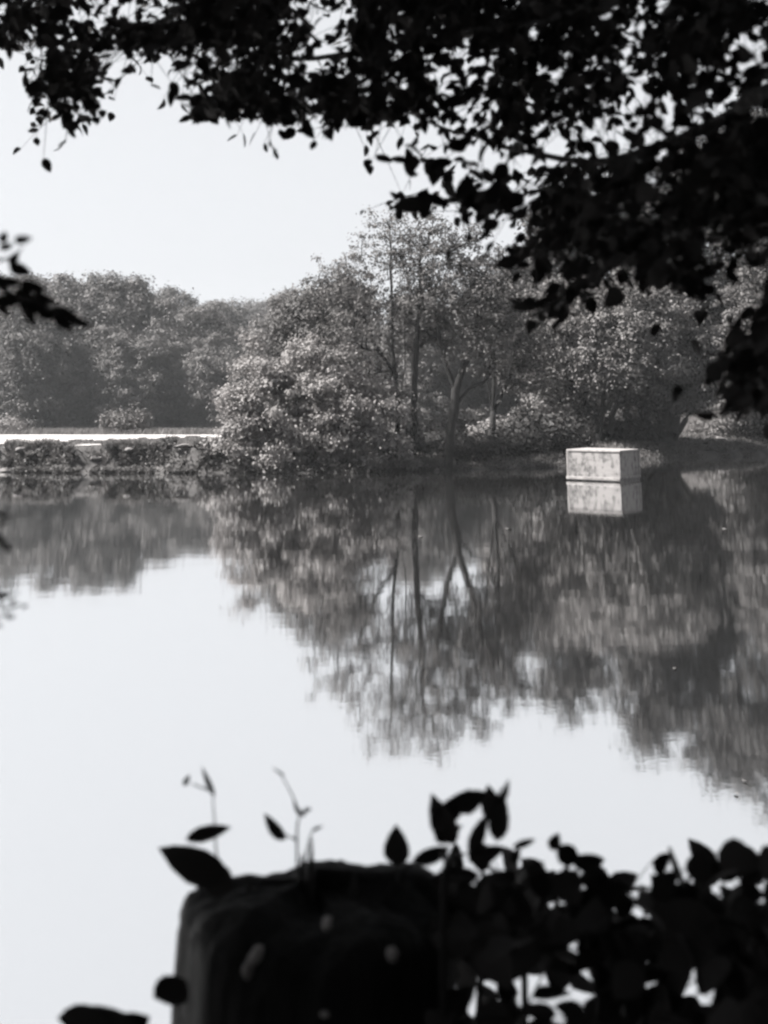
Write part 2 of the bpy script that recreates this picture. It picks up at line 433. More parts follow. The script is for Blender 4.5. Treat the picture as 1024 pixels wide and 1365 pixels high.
tree_px('round_bush', 'big pale round bush hanging over the water at the end of the path', 'bush', 410, 54.5,
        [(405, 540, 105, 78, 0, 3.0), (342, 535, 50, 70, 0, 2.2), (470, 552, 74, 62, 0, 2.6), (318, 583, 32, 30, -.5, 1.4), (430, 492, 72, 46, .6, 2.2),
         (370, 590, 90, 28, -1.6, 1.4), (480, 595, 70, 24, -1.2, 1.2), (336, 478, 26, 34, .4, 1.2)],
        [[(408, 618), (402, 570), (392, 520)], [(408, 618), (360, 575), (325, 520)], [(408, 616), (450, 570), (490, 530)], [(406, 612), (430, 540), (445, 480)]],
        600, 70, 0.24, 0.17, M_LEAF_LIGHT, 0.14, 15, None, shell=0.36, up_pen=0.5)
tree_px('broad_tree', 'broad hazy tree rising behind the big round bush', 'tree', 430, 72.0,
        [(430, 430, 66, 60, 0, 3.5), (395, 450, 55, 48, 0, 3), (462, 395, 40, 40, 0, 2.6), (400, 500, 60, 50, 0, 3)],
        [[(430, 585), (432, 520), (430, 450), (440, 400)]], 420, 48, 0.40, 0.22, M_LEAF_DARK, 0.24, 16, None)
tree_px('shore_tree', 'dark leaning tree directly behind the concrete block', 'tree', 775, 69.0,
        [(770, 455, 62, 66, 0, 2.8), (728, 470, 46, 52, 0, 2.2), (790, 400, 46, 40, 0.5, 2.2), (740, 410, 40, 40, 1, 2), (735, 540, 36, 26, 0, 1.4)],
        [[(779, 596), (772, 560), (762, 510), (758, 450)], [(772, 560), (785, 510), (796, 450), (800, 410)]], 400, 46, 0.30, 0.19, M_LEAF, 0.24, 17, None)
tree_px('shore_tree', 'two stemmed tree with sunlit rounded top right of the concrete block', 'tree', 806, 68.0,
        [(835, 430, 62, 58, 0, 2.6), (882, 420, 46, 46, 0.4, 2.2), (815, 490, 52, 44, -.4, 2), (870, 480, 50, 44, 0, 2.2)],
        [[(800, 597), (802, 560), (806, 500), (815, 430)], [(812, 597), (816, 555), (838, 500), (865, 440)]], 380, 46, 0.32, 0.21, M_LEAF, 0.2, 18, None)
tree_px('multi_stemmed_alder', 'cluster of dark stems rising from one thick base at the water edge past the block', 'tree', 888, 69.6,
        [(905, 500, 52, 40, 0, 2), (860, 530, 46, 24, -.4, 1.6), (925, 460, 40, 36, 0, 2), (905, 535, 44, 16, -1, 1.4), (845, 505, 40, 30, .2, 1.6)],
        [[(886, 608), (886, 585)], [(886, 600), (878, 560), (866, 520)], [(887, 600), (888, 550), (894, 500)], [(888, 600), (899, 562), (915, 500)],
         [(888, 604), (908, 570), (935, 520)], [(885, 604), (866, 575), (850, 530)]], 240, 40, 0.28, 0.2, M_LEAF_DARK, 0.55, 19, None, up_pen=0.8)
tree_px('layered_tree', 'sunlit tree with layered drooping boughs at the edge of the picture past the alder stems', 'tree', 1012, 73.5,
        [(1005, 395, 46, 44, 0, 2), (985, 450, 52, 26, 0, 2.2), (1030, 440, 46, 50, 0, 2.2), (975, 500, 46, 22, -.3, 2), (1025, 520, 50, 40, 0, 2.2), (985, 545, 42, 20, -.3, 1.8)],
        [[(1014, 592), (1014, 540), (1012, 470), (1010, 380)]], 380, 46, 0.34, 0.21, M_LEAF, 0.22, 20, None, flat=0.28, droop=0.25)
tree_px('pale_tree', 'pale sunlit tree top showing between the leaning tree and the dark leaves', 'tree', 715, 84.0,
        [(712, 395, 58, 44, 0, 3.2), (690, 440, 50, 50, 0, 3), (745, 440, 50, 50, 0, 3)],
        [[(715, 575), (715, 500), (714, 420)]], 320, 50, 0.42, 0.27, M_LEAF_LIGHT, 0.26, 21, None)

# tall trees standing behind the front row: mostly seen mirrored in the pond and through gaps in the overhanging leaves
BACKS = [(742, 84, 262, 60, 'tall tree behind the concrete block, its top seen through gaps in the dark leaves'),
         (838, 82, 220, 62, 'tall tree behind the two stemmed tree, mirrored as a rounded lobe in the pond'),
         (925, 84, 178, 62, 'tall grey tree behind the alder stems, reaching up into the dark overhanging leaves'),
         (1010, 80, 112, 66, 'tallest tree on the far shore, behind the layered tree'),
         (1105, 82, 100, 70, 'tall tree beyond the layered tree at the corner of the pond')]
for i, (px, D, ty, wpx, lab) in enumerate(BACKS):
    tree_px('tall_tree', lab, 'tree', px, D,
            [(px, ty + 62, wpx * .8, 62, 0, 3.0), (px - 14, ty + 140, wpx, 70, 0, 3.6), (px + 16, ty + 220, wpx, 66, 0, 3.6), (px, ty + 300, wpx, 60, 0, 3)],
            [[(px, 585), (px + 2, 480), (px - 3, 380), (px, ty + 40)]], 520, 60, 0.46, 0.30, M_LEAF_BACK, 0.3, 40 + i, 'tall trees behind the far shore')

# ------------------------------------------------------------------ woods: shared tree shapes, each tree its own object
def wood_proto(seed, H, W, size, n_attr, per, leafm, low=False):
    rs = np.random.RandomState(seed)
    ells = [(0, 0, H * .62, W * .5, W * .5, H * .36)]
    if low: ells = [(0, 0, H * .5, W * .5, W * .5, H * .48), (W * .2, 0, H * .25, W * .4, W * .4, H * .25), (-W * .2, 0, H * .25, W * .4, W * .4, H * .25)]
    for k in range(6):
        a = rs.rand() * 6.28; r = W * (.18 + .16 * rs.rand())
        ells.append((math.cos(a) * r, math.sin(a) * r, H * (.35 + .45 * rs.rand()), W * .3, W * .3, H * .17))
    chains, ends, P = grow([np.array([(0, 0, 0), (rs.normal() * .2, rs.normal() * .2, H * .4), (rs.normal() * .3, rs.normal() * .3, H * .85)])], ells, n_attr, rs, H * .018, shell=.38, tip=0.03)
    V, Fq = tube_mesh(chains[:140], 5)
    tm = mesh_np('wood_trunk', V, Fq, M_BARK, smooth=True)
    V, Fq, tn = crown_leaves(ends, per, .78, size, rs, np.array([0, 0, H * .55]), .6)
    cm = mesh_np('wood_crown', V, Fq, leafm, tone=tn)
    return tm, cm
protos = [wood_proto(100 + k, 22.0, 12.0, 0.46, 230, 150, M_LEAF_WOOD) for k in range(4)]
lows = [wood_proto(120 + k, 22.0, 15.5, 0.44, 400, 130, M_LEAF_WOOD, True) for k in range(3)]
def wood_tree(name, label, group, px, D, top_y, k, width=1.0, rz=0.0, sink=0.0, low=False):
    x = xat(px, D); z = gz(x, D) - 0.2 - sink
    H = max(zat(top_y, D) - z, 3.0)
    r = empty(name, (x, D, z), rz); tag(r, label, 'tree', group)
    s = H / 22.0
    r.scale = (s * width, s * width, s)
    tm, cm = lows[k % 3] if low else protos[k % 4]
    link('trunk', tm, r); link('crown', cm, r)
    return r
rs = np.random.RandomState(77)
GW = 'trees of the wood beyond the path'
front = [(-75, 150, 356), (-10, 158, 352), (52, 176, 362), (118, 150, 357), (165, 158, 366), (215, 152, 384), (262, 156, 402)]
labs = ['leafy wood tree beyond the path, half cut off by the picture edge', 'wood tree rising behind the dark leafy twig over the path', 'paler hazy tree top in the wood just past the twig tip',
        'rounded dome of the wood beyond the path, the highest crown there', 'wood tree standing beside the highest dome towards the gap', 'darker wood tree beyond the middle of the path',
        'last dark wood tree before the gap by the big round bush']
for i, (px, D, ty) in enumerate(front):
    wood_tree('wood_tree', labs[i], GW, px, D, ty, i, 1.0, rs.rand() * 6.28, low=True)
for i in range(8):                                                                # lower trees filling the edge of the wood
    px = -55 + i * 47 + rs.normal() * 9
    wood_tree('wood_edge_tree', 'low tree at the dark foot of the wood beyond the path', 'low trees along the foot of the wood', px, 138 + rs.rand() * 10, 395 + (px > 150) * 35 + rs.rand() * 65, i + 1, 1.0, rs.rand() * 6.28, low=True)
for i in range(10):
    px = -90 + i * 44 + rs.normal() * 8
    wood_tree('wood_tree', 'one of the hazy tree crowns deeper in the wood behind the path', 'deeper trees of the wood', px, 195 + rs.rand() * 15, 372 + max(0, px - 120) * .18 + rs.normal() * 5, i, 1.0, rs.rand() * 6.28)
for i in range(9):                                                                # far hill in the gap
    px = 255 + i * 26 + rs.normal() * 5
    ty = 398 - max(0, px - 350) * .28 + rs.normal() * 3
    wood_tree('hill_tree', 'one of the faint trees on the hill in the gap between wood and bush', 'faint trees on the far hill', px, 285 + rs.rand() * 20, ty, i + 2, 0.9, rs.rand() * 6.28)
for i in range(13):                                                               # wood closing the view behind the shore trees
    px = 400 + i * 58 + rs.normal() * 8
    wood_tree('backdrop_tree', 'one of the shaded trees of the wood behind the far shore meadow', 'trees behind the far shore meadow', px, 112 + rs.rand() * 14, 420 - 45 * rs.rand(), i, .9, rs.rand() * 6.28, low=True)

# ------------------------------------------------------------------ shrubs and ground cover on the far shore
def shrub_proto(seed, H, W, size, n_attr, per, leafm):
    rs = np.random.RandomState(seed)
    ells = [(0, 0, H * .5, W * .5, W * .5, H * .45), (W * .25, 0, H * .35, W * .3, W * .3, H * .3), (-W * .25, .1, H * .4, W * .3, W * .3, H * .3)]
    tr = [np.array([(0, 0, 0), (rs.normal() * .1, rs.normal() * .1, H * .6)]), np.array([(0, 0, .02), (W * .25, 0, H * .5)]), np.array([(0, 0, .02), (-W * .25, .1, H * .5)])]
    chains, ends, P = grow(tr, ells, n_attr, rs, .035, shell=.4, up_pen=.5, tip=.008)
    V, Fq = tube_mesh(chains, 4); tm = mesh_np('shrub_stem', V, Fq, M_BARK, smooth=True)
    V, Fq, tn = crown_leaves(ends, per, W * .1, size, rs, np.array([0, 0, H * .3]), .7)
    return tm, mesh_np('shrub_foliage', V, Fq, leafm, tone=tn)
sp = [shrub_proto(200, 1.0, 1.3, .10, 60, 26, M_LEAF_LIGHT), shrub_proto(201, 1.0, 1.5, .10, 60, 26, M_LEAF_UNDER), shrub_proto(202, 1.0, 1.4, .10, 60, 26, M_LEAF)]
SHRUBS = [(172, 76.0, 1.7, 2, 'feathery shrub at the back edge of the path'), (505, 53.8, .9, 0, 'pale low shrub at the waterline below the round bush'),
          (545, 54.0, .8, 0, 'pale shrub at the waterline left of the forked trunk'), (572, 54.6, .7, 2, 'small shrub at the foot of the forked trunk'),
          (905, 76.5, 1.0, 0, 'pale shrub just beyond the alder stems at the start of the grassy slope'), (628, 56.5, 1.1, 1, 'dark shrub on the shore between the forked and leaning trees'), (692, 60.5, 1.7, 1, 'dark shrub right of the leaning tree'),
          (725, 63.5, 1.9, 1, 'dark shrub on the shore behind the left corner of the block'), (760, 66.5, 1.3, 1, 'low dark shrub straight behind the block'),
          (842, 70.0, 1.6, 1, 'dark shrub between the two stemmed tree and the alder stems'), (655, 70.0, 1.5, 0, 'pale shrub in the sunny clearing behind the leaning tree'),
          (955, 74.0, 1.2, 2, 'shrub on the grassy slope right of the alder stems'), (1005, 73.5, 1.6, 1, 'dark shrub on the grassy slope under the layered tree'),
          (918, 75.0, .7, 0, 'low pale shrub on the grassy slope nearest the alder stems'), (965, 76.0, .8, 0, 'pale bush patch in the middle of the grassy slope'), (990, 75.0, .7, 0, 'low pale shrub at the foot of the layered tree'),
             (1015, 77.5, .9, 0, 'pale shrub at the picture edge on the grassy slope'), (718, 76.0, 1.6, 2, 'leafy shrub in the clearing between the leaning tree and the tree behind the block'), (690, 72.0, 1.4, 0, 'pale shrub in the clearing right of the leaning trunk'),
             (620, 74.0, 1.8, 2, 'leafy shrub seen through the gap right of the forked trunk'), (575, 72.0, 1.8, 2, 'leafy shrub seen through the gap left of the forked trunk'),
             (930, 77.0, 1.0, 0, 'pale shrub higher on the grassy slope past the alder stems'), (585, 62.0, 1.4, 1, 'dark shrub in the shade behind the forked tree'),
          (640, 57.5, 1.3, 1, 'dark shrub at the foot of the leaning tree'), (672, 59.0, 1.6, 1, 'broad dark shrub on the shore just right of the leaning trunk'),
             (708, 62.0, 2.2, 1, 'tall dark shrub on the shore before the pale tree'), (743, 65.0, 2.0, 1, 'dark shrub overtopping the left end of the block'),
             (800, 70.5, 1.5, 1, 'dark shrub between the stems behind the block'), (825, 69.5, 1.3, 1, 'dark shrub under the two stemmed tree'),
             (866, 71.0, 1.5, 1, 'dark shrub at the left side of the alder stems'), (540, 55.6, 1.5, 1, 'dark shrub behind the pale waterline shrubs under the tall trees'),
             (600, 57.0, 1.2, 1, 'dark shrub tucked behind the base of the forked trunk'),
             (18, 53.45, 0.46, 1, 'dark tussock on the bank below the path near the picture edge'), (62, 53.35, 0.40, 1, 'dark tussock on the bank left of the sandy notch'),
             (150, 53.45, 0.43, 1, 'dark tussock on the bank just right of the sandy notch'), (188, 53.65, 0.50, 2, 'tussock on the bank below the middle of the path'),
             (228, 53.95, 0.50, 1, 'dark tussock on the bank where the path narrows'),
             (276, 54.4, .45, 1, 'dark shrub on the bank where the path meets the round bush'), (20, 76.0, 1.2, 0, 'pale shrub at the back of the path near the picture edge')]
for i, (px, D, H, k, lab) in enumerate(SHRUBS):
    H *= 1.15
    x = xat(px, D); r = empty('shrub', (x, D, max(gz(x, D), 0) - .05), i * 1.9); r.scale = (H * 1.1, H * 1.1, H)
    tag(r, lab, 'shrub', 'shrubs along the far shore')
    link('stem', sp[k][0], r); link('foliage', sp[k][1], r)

def blades(P, h, wd, rs, lean=.45):
    n = len(P); a = rs.rand(n) * 6.28; H = (h * (.5 + rs.rand(n)))[:, None] if np.isscalar(h) else (h * (.5 + rs.rand(n)))[:, None]
    side = np.stack([np.cos(a), np.sin(a), 0 * a], -1) * wd
    ln = rs.normal(size=(n, 3)) * lean * H; ln[:, 2] = 0
    tipv = P + ln; tipv[:, 2] += H[:, 0]
    V = np.stack([P - side, P + side, tipv], 1).reshape(-1, 3)
    return V, np.arange(n * 3).reshape(n, 3), rs.rand(n)
def scatter(n, x0, x1, y0, y1, rs, cond):
    x = x0 + (x1 - x0) * rs.rand(n); y = y0 + (y1 - y0) * rs.rand(n)
    k = cond(x, y); x, y = x[k], y[k]
    return np.stack([x, y, height(x, y)], -1)
rs = np.random.RandomState(31)
on_path = lambda x, y: (x < -9.6) & (y > path_front(np.clip(x, -46, -9.5)) - .05) & (y < 73.6)
in_notch = lambda x, y: (np.abs(x - xat(118, 55) - .1) < .85) & (y < 57) & (y > 53.55)
land = lambda x, y: pond_sd(x, y) > .25
P1 = scatter(26000, -27, -8, 53, 69, rs, lambda x, y: land(x, y) & ~on_path(x, y) & ~in_notch(x, y))
P2 = scatter(9000, -32, -8, 73.7, 80, rs, land)
P3 = scatter(85000, -8, 34, 52, 80, rs, lambda x, y: land(x, y) & (wob(x, y, .9, 4) > -.5))
P4 = scatter(40000, -4, 46, 80, 112, rs, land)
xl = -27 + 17 * rs.rand(9000); yl = path_front(xl) + rs.normal(size=9000) * .10 - .12; kl = (wob(xl, yl, 1.9, 8) > .1) & ~in_notch(xl, yl)
P6 = np.stack([xl[kl], yl[kl], height(xl[kl], yl[kl])], -1)
P7 = scatter(30000, -27, -9.5, 52.8, 55.5, rs, lambda x, y: (np.abs(pond_sd(x, y) - .75) < .5) & (wob(x, y, 1.5, 9) > .15) & ~in_notch(x, y))
P5 = np.concatenate([P1, P2, P3, P4, P6, P7])
hh = np.concatenate([np.full(len(P1), .07), np.full(len(P2), .34), np.full(len(P3), .22), np.full(len(P4), .3), np.full(len(P6), .12), np.full(len(P7), .3)])
V, Fq, tn = blades(P5, hh, .035, rs)
tag(link('grass', mesh_np('grass', V, Fq, M_GRASS, tone=tn)), 'rough grass along the banks and in the meadow', kind='stuff')
# leafy weeds on the eroded bank and along the waterline
Q1 = scatter(90000, -34, -8, 52.4, 57, rs, lambda x, y: (np.abs(pond_sd(x, y) - .2) < .75) & ~in_notch(x, y) & (wob(x, y, 1.6, 6) > -.15))
Q2 = scatter(60000, -8, 36, 52, 74, rs, lambda x, y: (np.abs(pond_sd(x, y) - .45) < .65) & (wob(x, y, 1.3, 7) > -.35))
Q3 = scatter(9000, 14, 34, 68, 82, rs, lambda x, y: land(x, y) & (wob(x, y, 1.1, 3) > -.4))
Q = np.concatenate([Q1[:11000], Q2[:7000], Q3[:5000]]); Q[:, 2] = np.maximum(Q[:, 2], .02)
k = 5
QQ = np.repeat(Q, k, 0) + rs.normal(size=(len(Q) * k, 3)) * [.1, .1, .06]; QQ[:, 2] += .05 + .16 * rs.rand(len(QQ)) * np.repeat(rs.rand(len(Q)) ** 2, k)
N = unit(rs.normal(size=QQ.shape) * .6 + [0, -.25, .7])
V, Fq = kite_leaves(QQ, N, .13, rs)
tag(link('bank_weeds', mesh_np('bank_weeds', V, Fq, M_WEED, tone=np.repeat(rs.rand(len(QQ)), 2))), 'low leafy weeds covering the edge of the banks', kind='stuff')

M_STONE = rough_mat('bank_stone', G(.08), G(.19), 6, .8)
import bmesh
for i, (px, D, sz, lab) in enumerate([(14, 53.25, .42, 'pale stone at the foot of the bank by the picture edge'), (34, 53.6, .34, 'pale stone up the bank just past the stone at the picture edge'), (52, 53.15, .26, 'small stone at the waterline left of the sandy notch'),
        (132, 53.3, .3, 'stone at the waterline below the sandy notch'), (176, 53.4, .36, 'stone half buried in the bank right of the sandy notch'), (212, 53.2, .26, 'small stone at the waterline below the narrowing path'),
        (247, 53.3, .34, 'stone at the waterline short of the round bush'), (580, 54.3, .26, 'pale stone on the shore beside the forked trunk'), (915, 71.9, .4, 'pale flat stone at the waterline right of the alder stems'), (958, 72.2, .5, 'long pale stone at the waterline under the layered tree')]):
    bm = bmesh.new(); bmesh.ops.create_icosphere(bm, subdivisions=2, radius=1)
    r_ = random.Random(i)
    d_ = [(Vector((r_.gauss(0, 1), r_.gauss(0, 1), r_.gauss(0, 1))).normalized(), r_.uniform(.5, .85)) for _ in range(9)]
    for v in bm.verts:
        for (dd, lim) in d_:
            p_ = v.co.dot(dd)
            if p_ > lim: v.co -= dd * (p_ - lim)
    me = bpy.data.meshes.new('stone'); bm.to_mesh(me); bm.free()
    o = link('stone', me, None, M_STONE); x = xat(px, D); o.location = (x, D, max(gz(x, D), -.05) + sz * .15)
    o.rotation_euler = (0, 0, i * 1.1); o.scale = (sz * (1 + .6 * r_.random()), sz * .8, sz * .38)
    tag(o, lab, 'stone', 'stones along the water edge')

# ------------------------------------------------------------------ the concrete block in the water
def box_part(name, parent, x0, x1, y0, y1, z0, z1, mat, bev=0.02, jitter=0.0, seed=0):
    import bmesh
    bm = bmesh.new(); r = random.Random(seed)
    v = [bm.verts.new((x + r.uniform(-jitter, jitter), y + r.uniform(-jitter, jitter), z + r.uniform(-jitter, jitter))) for z in (z0, z1) for (x, y) in ((x0, y0), (x1, y0), (x1, y1), (x0, y1))]
    for f in ((3, 2, 1, 0), (4, 5, 6, 7), (0, 1, 5, 4), (1, 2, 6, 5), (2, 3, 7, 6), (3, 0, 4, 7)): bm.faces.new([v[i] for i in f])
    if bev: bmesh.ops.bevel(bm, geom=list(bm.edges), offset=bev, segments=2, affect='EDGES', profile=.6)
    me = bpy.data.meshes.new(name); bm.to_mesh(me); bm.free()
    return link(name, me, parent, mat)
near = at(828, 643, 46.2); near[2] = 0
left = at(756, 640, 47.55)
ang = math.atan2(left[1] - near[1], left[0] - near[0])          # direction of the long bright face
blk = empty('concrete_block', near, ang)                         # local x runs along the long face, local -y is the camera-right side... the body lies at y<0
tag(blk, 'weathered pale concrete block with a thin flat top standing in the pond', 'concrete block')
Lx, Ly, Hb = math.hypot(left[0] - near[0], left[1] - near[1]), 1.98, 1.22
s = -1
def bp(name, x0, x1, y0, y1, z0, z1, mat, bev=.015, j=.0, seed=0):
    return box_part(name, blk, x0, x1, min(s * y0, s * y1), max(s * y0, s * y1), z0, z1, mat, bev, j, seed)
bp('body', .016, Lx - .016, .016, Ly - .016, -.9, Hb - .07, M_CONC, .02)
bp('top_slab', .0, Lx, .0, Ly, Hb - .068, Hb, M_CONC_RIM, .025, .022, 3)
bp('base_ledge', .03, Lx + .02, -.03, .03, .045, .17, M_CONC_RIM, .02, .006, 4)
bp('base_ledge', Lx - .03, Lx + .02, .034, Ly - .04, .045, .17, M_CONC_RIM, .02, .006, 5)
bp('side_ledge', -.03, .03, .12, Ly, .09, .20, M_CONC, .02, .006, 6)
bp('corner_edge', -.02, .09, Ly - .13, Ly + .01, .205, Hb - .072, M_CONC_RIM, .015)
bp('corner_edge', Lx - .08, Lx, .0, .08, .175, Hb - .072, M_CONC_RIM, .015)
bp('foot', .10, Lx - .02, .06, Ly - .06, -.95, .04, M_BARK_DARK, .01)

# pale flecks floating on the pond
rs = np.random.RandomState(9)
def leaf_geo(curl=.12, fold=.18, tipdroop=.10, wmid=.5):
    t = np.array([0, .12, .3, .52, .76, 1.0]); wd = np.array([.0, .33, .50, .48, .31, .0]) * (wmid / .5)
    zs = -tipdroop * t ** 2 + curl * np.sin(t * math.pi) * .3
    V = [(t[i], 0, zs[i]) for i in range(6)]
    for sgn in (1, -1):
        V += [(t[i], sgn * wd[i], zs[i] + fold * wd[i]) for i in range(1, 5)]
    F = []
    for off, fl in ((6, 0), (10, 1)):
        q = [(0, 1, off), (4, 5, off + 3)]
        for i in range(3): q += [(1 + i, 2 + i, off + 1 + i), (1 + i, off + 1 + i, off + i)]
        F += [tuple(reversed(f)) if fl else f for f in q]
    return np.array(V, float), np.array(F)
LEAVES = [leaf_geo(), leaf_geo(.3, .3, .25), leaf_geo(-.1, .1, .3, .55), leaf_geo(.2, -.15, .05, .45)]
def leaf_mesh(k, mat, name='leaf'):
    V, F = LEAVES[k]; return mesh_np(name, V, F, mat, smooth=True)
M_FLECK = rough_mat('dry_pale_leaf', G(.07), G(.11), 20, .1)
fl_me = leaf_mesh(0, M_FLECK, 'floating_leaf')
for (px, py) in [(963, 706), (902, 892), (991, 1043), (985, 1060), (558, 716), (676, 706)]:
    th = math.atan((py - PY0) / FPX) - PITCH; D = EYE / math.tan(th); x = at(px, py, D)[0]
    o = link('floating_leaf', fl_me); o.location = (x, D, .012); o.rotation_euler = (.1, .05, rs.rand() * 6.28)
    sc = .0055 * D * (.6 + .6 * rs.rand()); o.scale = (sc, sc, sc)
    tag(o, 'tiny pale leaf floating on the dark reflection', 'leaf', 'pale leaves floating on the pond')

# ------------------------------------------------------------------ shaded foreground
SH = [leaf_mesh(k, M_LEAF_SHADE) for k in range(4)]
def frame_from(u, n):
    u = unit(u); n = unit(n - u * (n @ u)); v = np.cross(n, u); return u, v, n
class Foliage:
    """Collects leaves; the ones that show largest become leaf objects, the rest one mesh."""
    def __init__(s): s.L = []
    def add(s, p, u, n, size, wr, score): s.L.append((score, p, u, n, size, wr, random.randrange(4)))
    def build(s, parent, limit, mass_name='foliage'):
        s.L.sort(key=lambda a: -a[0]); o0 = np.array(parent.location)
        for (sc, p, u, n, size, wr, k) in s.L[:limit]:
            uu, vv, nn = frame_from(u, n)
            o = link('leaf', SH[k], parent)
            M = np.eye(4); M[:3, 0] = uu * size; M[:3, 1] = vv * size * wr; M[:3, 2] = nn * size * .8; M[:3, 3] = p - o0
            o.matrix_basis = Matrix(M.tolist())
        rest = s.L[limit:]
        if rest:
            VV, FF, off = [], [], 0
            for (sc, p, u, n, size, wr, k) in rest:
                uu, vv, nn = frame_from(u, n); V, F = LEAVES[k]
                VV.append((p - o0) + V[:, :1] * uu * size + V[:, 1:2] * vv * size * wr + V[:, 2:] * nn * size * .8); FF.append(F + off); off += len(V)
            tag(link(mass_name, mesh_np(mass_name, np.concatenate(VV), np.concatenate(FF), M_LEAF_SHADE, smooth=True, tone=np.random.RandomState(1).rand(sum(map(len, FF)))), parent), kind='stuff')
def wood(name, parent, chains, mat=None, sides=6):
    o0 = np.array(parent.location)
    V, F = tube_mesh([(np.asarray(p, float) - o0, r) for p, r in chains], sides)
    return link(name, mesh_np(name, V, F, mat or M_BARK_DARK, smooth=True), parent)
def taper(pts, r0, r1, wig=0.0, n=None, rs=None):
    """Smooth polyline through pts with tapering radius."""
    pts = np.asarray(pts, float); n = n or 4 * len(pts)
    t = np.linspace(0, len(pts) - 1, n); i = np.clip(t.astype(int), 0, len(pts) - 2); f = (t - i)[:, None]
    p0 = pts[np.maximum(i - 1, 0)]; p1 = pts[i]; p2 = pts[i + 1]; p3 = pts[np.minimum(i + 2, len(pts) - 1)]
    q = .5 * (2 * p1 + (p2 - p0) * f + (2 * p0 - 5 * p1 + 4 * p2 - p3) * f * f + (3 * p1 - p0 - 3 * p2 + p3) * f ** 3)
    if wig and rs is not None: q[1:-1] += rs.normal(size=(n - 2, 3)) * wig
    return q, np.linspace(r0, r1, n)

random.seed(4)
CANOPY = ["88866557999966599999989998789998", "87888999999885798998998999689985", "23984446678864898865798788689854", "08995000799889888957898799488862",
          "04772005999988999885698885458643", "014200000000233323467765" "45667899", "0000000000000000253545546788" "8999", "00000000000000000256667988778999",
          "00000000000000004636666998889899", "00000000000000000002338999989789", "00000000000000000000058889989554", "00000000000000000000014587789520",
          "00000000000000000000024851001611", "00000000000000000000003300000335", "00000000000000000000000000000189", "00000000000000000000000000000289",
          "00000000000000000000000000000089"]
BUSH = ["00000000000000000044454000012265", "00000000000000000033585234258732", "00000000000000000068888745888988", "00000000000000000099998899999999", "00000000000000000086866888666999", "00000000000000000045346458665499", "00000000000000000085532346564489", "00000000000000000099887788998899"]
def mask_leaves(fol, twigs, mask, y0, dmin, dmax, size, rs, down, lateral, wr=(.55, .72), boost=1.0, depth_of=None, c0=0):
    need = {}
    for r, row in enumerate(mask):
        for c, ch in enumerate(row):
            v = int(ch)
            if v: need[(c + c0, r)] = -math.log(1 - min(v / 9.0 * .99, .99)) * (boost if v > 7 else (.85 if v > 6 else .62) * boost)
    left = {k: v * 32 * 32 for k, v in need.items()}
    keys = list(left)
    for it in range(60000):
        wts = np.array([max(left[k], 0) for k in keys]); tot = wts.sum()
        if tot < 1500: break
        c, r = keys[rs.choice(len(keys), p=wts / tot)]
        if need[(c, r)] <= 0: continue
        px, py = c * 32 + rs.rand() * 32, y0 + r * 32 + rs.rand() * 32
        D = dmin + (dmax - dmin) * rs.rand()
        if depth_of: D *= depth_of(px, py)
        p = at(px, py, D)
        d = unit(np.array([lateral + rs.normal() * .7, rs.normal() * .5, -down + rs.normal() * .45]))
        Lt = .16 + .18 * rs.rand(); m = rs.randint(4, 8); pts = [p]
        used = 0
        for j in range(m):
            q = p + d * Lt * (j / m) + np.array([0, 0, -.04 * (j / m) ** 2]); pts.append(q)
            sgn = 1 if j % 2 else -1
            u = unit(d + sgn * unit(np.cross(d, [0, 0, 1.0])) * .9 + rs.normal(size=3) * .35 + np.array([0, 0, -.25]))
            sz = size * (.7 + .55 * rs.rand())
            ctr = q + u * sz * .5
            dy = ctr[1]; dz = ctr[2] - EYE                               # photograph pixel of the leaf
            fw = dy * CP + dz * SP; up = -dy * SP + dz * CP
            lx, ly = 512 + FPX * ctr[0] / fw, PY0 - FPX * up / fw
            k = (int(lx // 32), int((ly - y0) // 32))
            if k in left and left[k] > 0:
                pass
            elif not any((k[0] + a, k[1] + b) in left for a in (-1, 0, 1) for b in (-1, 0)) or rs.rand() > .05: continue
            w_ = wr[0] + (wr[1] - wr[0]) * rs.rand()
            nrm = unit(np.array([0, -.45, .55]) + rs.normal(size=3) * .55)
            ap = sz * FPX / fw; area = ap * ap * w_ * .66 * .62
            if k in left: left[k] -= area
            cov = need.get(k, 0)
            fol.add(q, u, nrm, sz, w_, ap / (1 + 1.2 * cov) * (1 if 0 < lx < 1024 else .1))
            used += 1; last = len(pts)
        if used and last > 1: twigs.append((np.array(pts[:last]), np.linspace(.0022, .0008, last)))

rs = np.random.RandomState(3)
